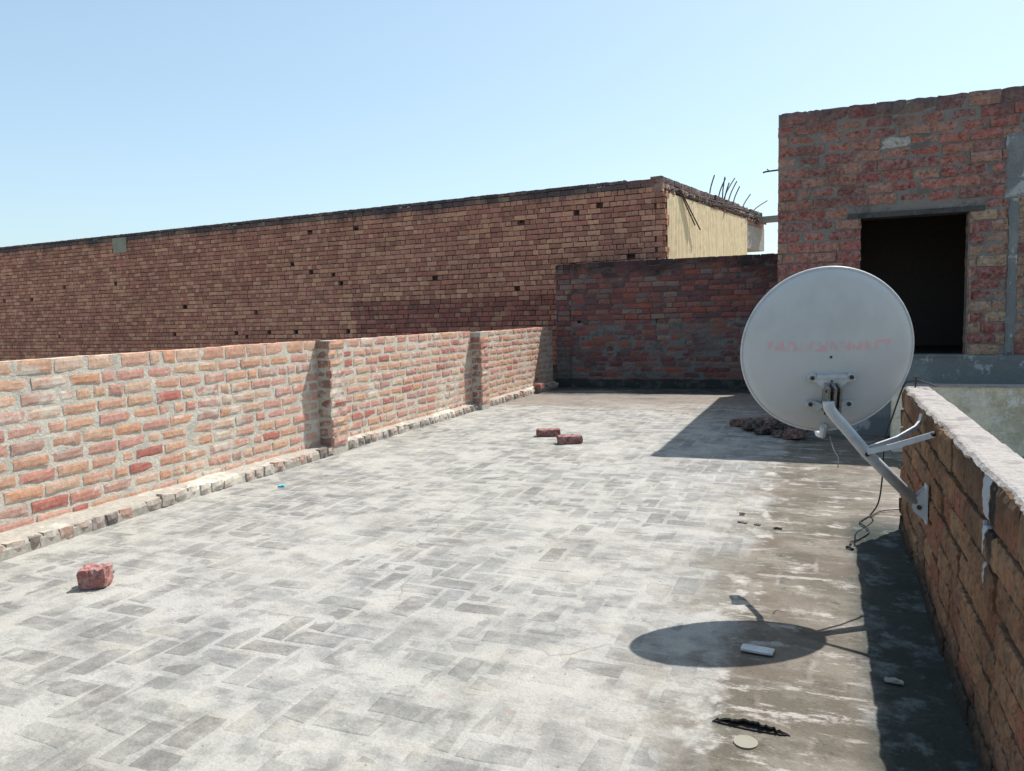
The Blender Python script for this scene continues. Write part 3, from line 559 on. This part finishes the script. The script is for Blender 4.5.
# small rivet on the reflector
def disc(c, rad, h, k=12):   # stub cylinder in dish frame along z
    V = [(c[0]+rad*math.cos(2*math.pi*j/k), c[1]+rad*math.sin(2*math.pi*j/k), c[2]+z) for z in (0, h) for j in range(k)]
    return V, [(j, (j+1) % k, k+(j+1) % k, k+j) for j in range(k)]+[tuple(range(k))[::-1], tuple(range(k, 2*k))]
local_obj('rivet', *disc((.005, -.005, .061), .005, .004), M_bolt, r, False)
# mount: winged top plate, lower wings, clamp
def plate(P, z0, z1):   # P polygon in dish frame
    k = len(P); V = [(x, y, z0) for x, y in P]+[(x, y, z1) for x, y in P]
    return V, [tuple(range(k))[::-1], tuple(range(k, 2*k))]+[(j, (j+1) % k, k+(j+1) % k, k+j) for j in range(k)]
cx0 = .010
top = [(-.088, -.096), (-.088, -.074), (-.062, -.070), (-.052, -.082), (.052, -.082), (.062, -.070), (.088, -.074), (.088, -.096), (.058, -.104), (.030, -.130), (-.030, -.130), (-.058, -.104)]
mp_ = local_obj('mount_plate', *plate([(x+cx0, y) for x, y in top], .056, .074), M_steel, r, False)
V, F = plate([(x+cx0, y) for x, y in [(-.055, -.074), (.055, -.074), (.055, -.086), (-.055, -.086)]], .060, .080); local_obj('plate_fold', V, F, M_steel, r, False)
low = [(-.088, -.205), (-.088, -.188), (-.055, -.186), (-.03, -.196), (.03, -.196), (.055, -.186), (.088, -.188), (.088, -.205), (.058, -.214), (.045, -.226), (.030, -.214), (-.030, -.214), (-.045, -.226), (-.058, -.214)]
local_obj('mount_wing', *plate([(x+cx0, y) for x, y in low], .046, .062), M_steel, r, False)
for (x, y, z) in ((-.072, -.085, .072), (.072, -.083, .072), (-.072, -.197, .060), (.072, -.196, .060), (0, -.098, .072)):
    local_obj('bolt', *disc((x+cx0, y, z), .0085 if x else .004, .010, 6), M_bolt, r, False)
V = []; F = []
for (x0, x1) in ((-.027, -.019), (-.006, .005), (.016, .024)):
    q = plate([(x0+cx0, -.105), (x1+cx0, -.105), (x1+cx0, -.222), (x0+cx0, -.222)], .05, .150); o0 = len(V); V += q[0]; F += [tuple(i+o0 for i in f) for f in q[1]]
local_obj('clamp', V, F, M_zinc, r, False)
for y in (-.125, -.165, -.215):
    V = []; k = 8
    for x in (-.031, .028):
        V += [(x+cx0, y+.006*math.cos(2*math.pi*j/k), .122+.006*math.sin(2*math.pi*j/k)) for j in range(k)]
    local_obj('clamp_bolt', V, [(j, k+j, k+(j+1) % k, (j+1) % k) for j in range(k)]+[tuple(range(k)), tuple(range(k, 2*k))[::-1]], M_bolt, r, False)
# bent tube to the parapet with wall plate and two struts
g = G(); g.tube(spline([(.020, 3.150, .838), (.021, 3.152, .825), (.027, 3.158, .806), (.048, 3.172, .775), (.075, 3.185, .742)], 5)+[Vector((.157, 3.235, .633)), Vector((.352, 3.318, .418))], .0215, 16); g.build('mast', M_steel, r, smooth=True, usecol=False)
g = G(); V = []
for d in (-.026, -.022): V += [(.379, 3.318+d, .497), (.379, 3.318+d, .355), (.330, 3.318+d, .398), (.325, 3.318+d, .436)]
for q in (0,):
    g.add(V, [(0,1,2,3),(4,7,6,5),(0,4,5,1),(1,5,6,2),(2,6,7,3),(3,7,4,0)])
V2 = [(x, y+.048, z) for x, y, z in V]; g.add(V2, [(0,1,2,3),(4,7,6,5),(0,4,5,1),(1,5,6,2),(2,6,7,3),(3,7,4,0)])
g.box((.374, 3.285, .350), (.380, 3.352, .500)); g.build('wall_plate', M_steel, r, usecol=False)
g = G(); g.tube([(.350, 3.285, .415), (.350, 3.352, .415)], .009, 8); g.build('bolt', M_bolt, r, usecol=False); g = G(); g.tube([(.160, 3.205, .628), (.158, 3.265, .633)], .008, 8); g.build('bolt', M_bolt, r, usecol=False)
def strut(P, w0):
    g = G(); Q = [Vector(p) for p in P]; V = []
    for i, p in enumerate(Q):
        t = (Q[min(i+1, len(Q)-1)]-Q[max(0, i-1)]).normalized(); a = t.cross(Vector((0, 0, 1))).normalized(); b = a.cross(t)
        for (s1, s2) in ((-1, -.5), (1, -.5), (1, .5), (-1, .5)): V.append(p+a*s1*w0*.5*.45+b*s2*w0)
    F = [(i*4+k, i*4+(k+1) % 4, i*4+4+(k+1) % 4, i*4+4+k) for i in range(len(Q)-1) for k in range(4)]+[(3, 2, 1, 0), tuple((len(Q)-1)*4+k for k in range(4))]
    g.add([tuple(v) for v in V], F); return g.build('strut', M_steel, r, usecol=False)
s1 = strut([(.160, 3.205, .640), (.250, 3.192, .668), (.360, 3.176, .712), (.384, 3.170, .722)], .021)
s2 = strut([(.160, 3.265, .640), (.275, 3.39, .665), (.352, 3.500, .695), (.372, 3.535, .715), (.378, 3.55, .745)], .020)
g = G(); g.tube([(.380, 3.158, .72), (.372, 3.182, .724)], .007, 8); g.build('bolt', M_bolt, r, usecol=False)
# feed arm and LNB on the far side
g = G(); A1 = DC-up_*.36; ar = [DC-up_*.30+ax*-.03, DC-up_*.35+ax*-.005+sx_*.003, DC-up_*.365+ax*.05, DC-up_*.30+ax*.30+sx_*.0]
g.tube([tuple(v) for v in ar], .0135, 8); g.build('feed_arm', M_steel, r, usecol=False)
g = G(); e = ar[-1]; g.tube([tuple(e-ax*.02), tuple(e+up_*.03+ax*.0), tuple(e+up_*.05-ax*.01)], .018, 8)
g.tube([tuple(e+up_*.05+ax*.06), tuple(e+up_*.05), tuple(e+up_*.05-ax*.03), tuple(e+up_*.05-ax*.035)], [.022, .022, .030, .030], 14); g.build('feed_horn', M_plastic, r, smooth=False, usecol=False)

# ---------------------------------------------------------------- cables
g = G(); g.tube(spline([(.52, 4.30, .792), (.47, 4.44, .803), (.43, 4.49, .80), (.395, 4.51, .772), (.35, 4.55, .611), (.317, 4.60, .466), (.309, 4.65, .232), (.295, 4.70, .09), (.256, 4.722, .012), (.215, 4.62, .010), (.197, 4.552, .010), (.225, 4.45, .010), (.232, 4.36, .010), (.17, 4.20, .010), (.14, 4.16, .010), (.138, 4.10, .010)], 8), .0042, 6)
tag(g.build('cable', M_cable, None, usecol=False, smooth=True, loc=(.3, 4.6, 0)), 'black cable hanging over the end of the low brown parapet down to the floor', 'cable')
g = G(); g.tube(spline([(.256, 4.70, .01), (.32, 4.84, .01), (.40, 4.90, .01), (.50, 4.95, .01), (.52, 5.3, .01)], 6), .004, 5)
tag(g.build('cable', M_cable, None, usecol=False, smooth=True, loc=(.35, 4.8, 0)), 'short dark wire lying on the floor past the end of the low brown parapet', 'cable')
g = G(); g.tube(spline([(.030, 3.42, .66), (.033, 3.45, .637), (.045, 3.43, .60), (.060, 3.42, .575), (.061, 3.40, .546), (.060, 3.40, .535)], 6), .0022, 5)
tag(g.build('cable', M_thin, None, usecol=False, smooth=True, loc=(.04, 3.42, .6)), 'thin grey wire dangling under the satellite dish', 'cable')
g = G(); g.tube([(.446, 4.47, .77), (.447, 4.47, .822)], .005, 6); g.tube([(.447, 4.47, .822), (.447, 4.47, .827)], .010, 8)
tag(g.build('nail', M_rust, None, usecol=False, loc=(.446, 4.47, .77)), 'rusty nail standing in the far end of the cement capping', 'nail')
g = G(); g.tube(spline([(.115, 4.06, .008), (.13, 4.05, .011), (.145, 4.03, .008)], 4), .007, 6); tag(g.build('cable_plug', M_cable, None, usecol=False, loc=(.12, 4.05, 0)), 'small black plug on the floor by the cable end', 'plug')

# ---------------------------------------------------------------- loose bricks and bits
def loose(label, *a, **k): return loose_(label, *a, **k)
def loose_(label, c, l, wd, h, rz, col, name='loose_brick', group=None, tilt=(0, 0), cat='brick', z=0.003, mat=None, rough=.006):
    sx, sy, sz = (10, 6, 5) if name == 'loose_brick' else (5, 4, 3); V = []; idx = {}
    for i in range(sx):
        for j in range(sy):
            for k in range(sz):
                if 0 < i < sx-1 and 0 < j < sy-1 and 0 < k < sz-1: continue
                p = [(i/(sx-1)-.5), (j/(sy-1)-.5), k/(sz-1)]
                ex = (i in (0, sx-1))+(j in (0, sy-1))+(k in (0, sz-1)); sh = [1, 1, .975, .93][ex]
                q = np.array([p[0]*l*sh, p[1]*wd*sh, (p[2]-.5)*h*sh+h/2])+(R.rand(3)-.5)*2*rough*(1 if k else .25)
                idx[i, j, k] = len(V); V.append(q)
    F = []
    def quad(a, b, c_, d): F.append((idx[a], idx[b], idx[c_], idx[d]))
    for i in range(sx-1):
        for j in range(sy-1): quad((i, j, 0), (i, j+1, 0), (i+1, j+1, 0), (i+1, j, 0)); quad((i, j, sz-1), (i+1, j, sz-1), (i+1, j+1, sz-1), (i, j+1, sz-1))
        for k in range(sz-1): quad((i, 0, k), (i+1, 0, k), (i+1, 0, k+1), (i, 0, k+1)); quad((i, sy-1, k), (i, sy-1, k+1), (i+1, sy-1, k+1), (i+1, sy-1, k))
    for j in range(sy-1):
        for k in range(sz-1): quad((0, j, k), (0, j, k+1), (0, j+1, k+1), (0, j+1, k)); quad((sx-1, j, k), (sx-1, j+1, k), (sx-1, j+1, k+1), (sx-1, j, k+1))
    V = np.array(V); V[:, 2] += V[:, 0]*tilt[0]+V[:, 1]*tilt[1]; V[:, 2] -= V[:, 2].min()
    ca, sa = math.cos(rz), math.sin(rz); W_ = np.stack([V[:, 0]*ca-V[:, 1]*sa, V[:, 0]*sa+V[:, 1]*ca, V[:, 2]], -1)+np.array([c[0], c[1], z])
    g = G(); g.add(W_, F, col); o = g.build(name, mat or M_loose, None, loc=(c[0], c[1], z)); tag(o, label, cat, group); return o
loose('chunky red half brick alone near the left parapet in the foreground', (-3.105, 2.46), .118, .10, .088, .50, (.34, .15, .135), group='loose bricks on the roof')
loose('red brick lying left of its neighbour in the middle of the floor', (-2.505, 7.06), .232, .11, .066, .35, (.26, .11, .10), group='loose bricks on the roof')
loose('red brick with dark side lying right of its neighbour in the middle of the floor', (-2.17, 6.70), .228, .11, .072, .50, (.25, .11, .105), group='loose bricks on the roof')
loose('small red brick perched on the kerb in the far left corner', (-4.02, 10.95), .11, .17, .065, 0, (.34, .10, .09), z=.075, group='loose bricks on the roof')
# pile of rubble against the left side of the room
names = ['topmost broken brick', 'flat dark slab chunk', 'leftmost broken brick', 'large lump', 'small chunk', 'long brick', 'square chunk', 'rightmost lump', 'thin shard', 'tilted half brick', 'rounded lump', 'rear broken brick', 'front brick bat', 'low wedge']
pp = [(-1.12, 8.42, .20, 0), (-.98, 8.36, .22, .0), (-.92, 8.14, .24, .0), (-.80, 8.02, .20, 0), (-.70, 8.20, .24, .05), (-.62, 7.98, .18, 0), (-.52, 7.93, .16, 0), (-.86, 8.34, .2, .065), (-.76, 8.46, .22, .07), (-.60, 8.28, .2, .0), (-.66, 8.12, .18, .075), (-.95, 8.62, .22, 0), (-.50, 8.2, .18, .06), (-.80, 8.2, .16, .07), (-.85, 8.55, .2, .08), (-.72, 8.6, .2, .0)]
lb = ['flat dark chunk at the left tip of the rubble pile', 'dark broken brick second from the left in the rubble pile', 'long pitted brick at the front left of the rubble pile', 'squarish front lump near the middle of the rubble pile', 'brick leaning on the middle of the rubble pile', 'blocky lump at the front of the rubble pile right of centre', 'last front chunk at the right end of the rubble pile', 'brick resting on top of the rubble pile, left of centre', 'brick at the back top of the rubble pile', 'brick low at the rear right of the rubble pile', 'small brick on top at the centre of the rubble pile', 'rear left brick low behind the rubble pile', 'half brick on top at the right end of the rubble pile', 'small chunk wedged on top near the front of the rubble pile', 'topmost brick at the rear of the rubble pile', 'brick low behind the middle of the rubble pile']
for k, (x, y, l, z) in enumerate(pp):
    y0_ = y; x = -.80+(x+1.12)*.98; y = 8.02-(x+.80)*.95+(y0_-8.2)*.35; x += (y0_-8.2)*.1
    if x > -.56: y = min(y, 7.64)
    loose(lb[k], (x, y), l, rnd.uniform(.10, .15), rnd.uniform(.06, .085), rnd.uniform(-.6, .6), rnd.choice([(.085, .06, .055), (.13, .08, .07), (.16, .09, .08), (.06, .05, .048)]), name='broken_brick', group='rubble pile behind the dish', tilt=(rnd.uniform(-.15, .15), rnd.uniform(-.1, .1)), z=z*.9+.003, rough=.009)
# pale tile lying in the shadow of the dish
loose('pale grey rectangular tile lying in the shadow of the dish', (-.203, 2.712), .112, .050, .008, -.10, (.5, .5, .5), name='loose_tile', cat='tile', mat=M_tilew, rough=.0008, z=.006)
# lifted cement crust with a dark gap and a cream disc
g = G(); V = []; nx = 30
for i in range(nx+1):
    t = i/nx; x = -.290+.215*t; y0 = 2.198-.012*t+.022*float(fbm(i*1.4, 2, 3)); lift = .020*math.sin(math.pi*min(1, t*1.02))**.7+.002
    for k, (dy, dz_) in enumerate(((0, lift), (.03, lift*.75), (.07, lift*.35), (.11, .003), (.12, -.004))): V.append((x, y0+dy+.01*float(fbm(i*.8, k, 6)), .002+dz_))
F = [(i*5+k, (i+1)*5+k, (i+1)*5+k+1, i*5+k+1) for i in range(nx) for k in range(4)]; n0 = len(V)
V += [(x, y+.0 if k else y, z-.006) for i in range(nx+1) for k, (x, y, z) in enumerate(V[i*5:i*5+5])]
F += [tuple(n0+q for q in f[::-1]) for f in F]+[(i*5, n0+i*5, n0+(i+1)*5, (i+1)*5) for i in range(nx)]
g.add(V, F); tag(g.build('cement_flake', M_floor, None, usecol=False, loc=(-.18, 2.2, 0)), 'curled crust of cement lifting off the floor over a dark gap', 'cement crust')
g = G(); V = []
for i in range(25): t = i/24; V.append((-.290+.205*t, 2.197-.010*math.sin(math.pi*t)-.014*t+.016*float(fbm(i*1.3, 3, 5)), .0052))
for i in range(9): t = i/8; V.append((-.082-.19*t, 2.200+.006*float(fbm(i, 1, 2)), .0052))
k = len(V); g.add(V+[(x, y, .0) for x, y, z in V], [tuple(range(k))]+[(k+j, k+(j+1) % k, (j+1) % k, j) for j in range(k)]); tag(g.build('broken_hollow', plain('hollow_shade', (.04, .034, .03), .95), None, usecol=False, loc=(-.18, 2.18, 0)), 'flat dark patch standing for the shaded hollow under the lifted cement crust', 'hole')  # flat patch, the shade of the gap is put into its colour
g = G(); g.tube([(-.189, 2.112, .0), (-.189, 2.112, .0045)], .033, 28); tag(g.build('round_cap', M_cream, None, usecol=False, loc=(-.189, 2.118, 0)), 'cream round cap sunk in the floor in front of the cement crust', 'cap')
# crumbs
cr = [(-.41, 4.39, .05), (-.33, 4.37, .035), (-.22, 4.33, .045), (.219, 2.62, .055), (-.43, 4.56, .03)]
cl = ['dark plaster flake left of two others near the floor seam', 'middle one of three plaster flakes near the floor seam', 'plaster flake right of two others near the floor seam', 'pale chip of plaster in the shade of the low brown parapet', 'small stone just beyond the plaster flakes', 'tiny chip of plaster in the shade of the parapet, beyond the larger chip']
for (x, y, s_), l_ in zip(cr, cl): loose(l_, (x, y), s_, s_*.5, .005 if s_ > .034 else .012, rnd.uniform(-.5, .5), (.35, .34, .33) if 'pale' in l_ or 'tiny' in l_ else (.2, .17, .15), name='plaster_chip', cat='chip', group='chips on the floor', rough=.003)
loose('small light blue plastic scrap on the floor near the left kerb', (-3.63, 4.43), .045, .03, .012, .4, (.1, .5, .6), name='plastic_scrap', cat='litter', mat=M_blue, rough=.003)
loose('tiny red brick crumb left of the foreground half brick', (-3.17, 2.58), .022, .016, .012, .3, (.5, .1, .08), name='brick_crumb', cat='crumb', rough=.003)
loose('flat dark stone behind the foreground half brick', (-3.21, 2.62), .05, .02, .010, .2, (.12, .12, .14), name='stone_chip', cat='stone', rough=.003)
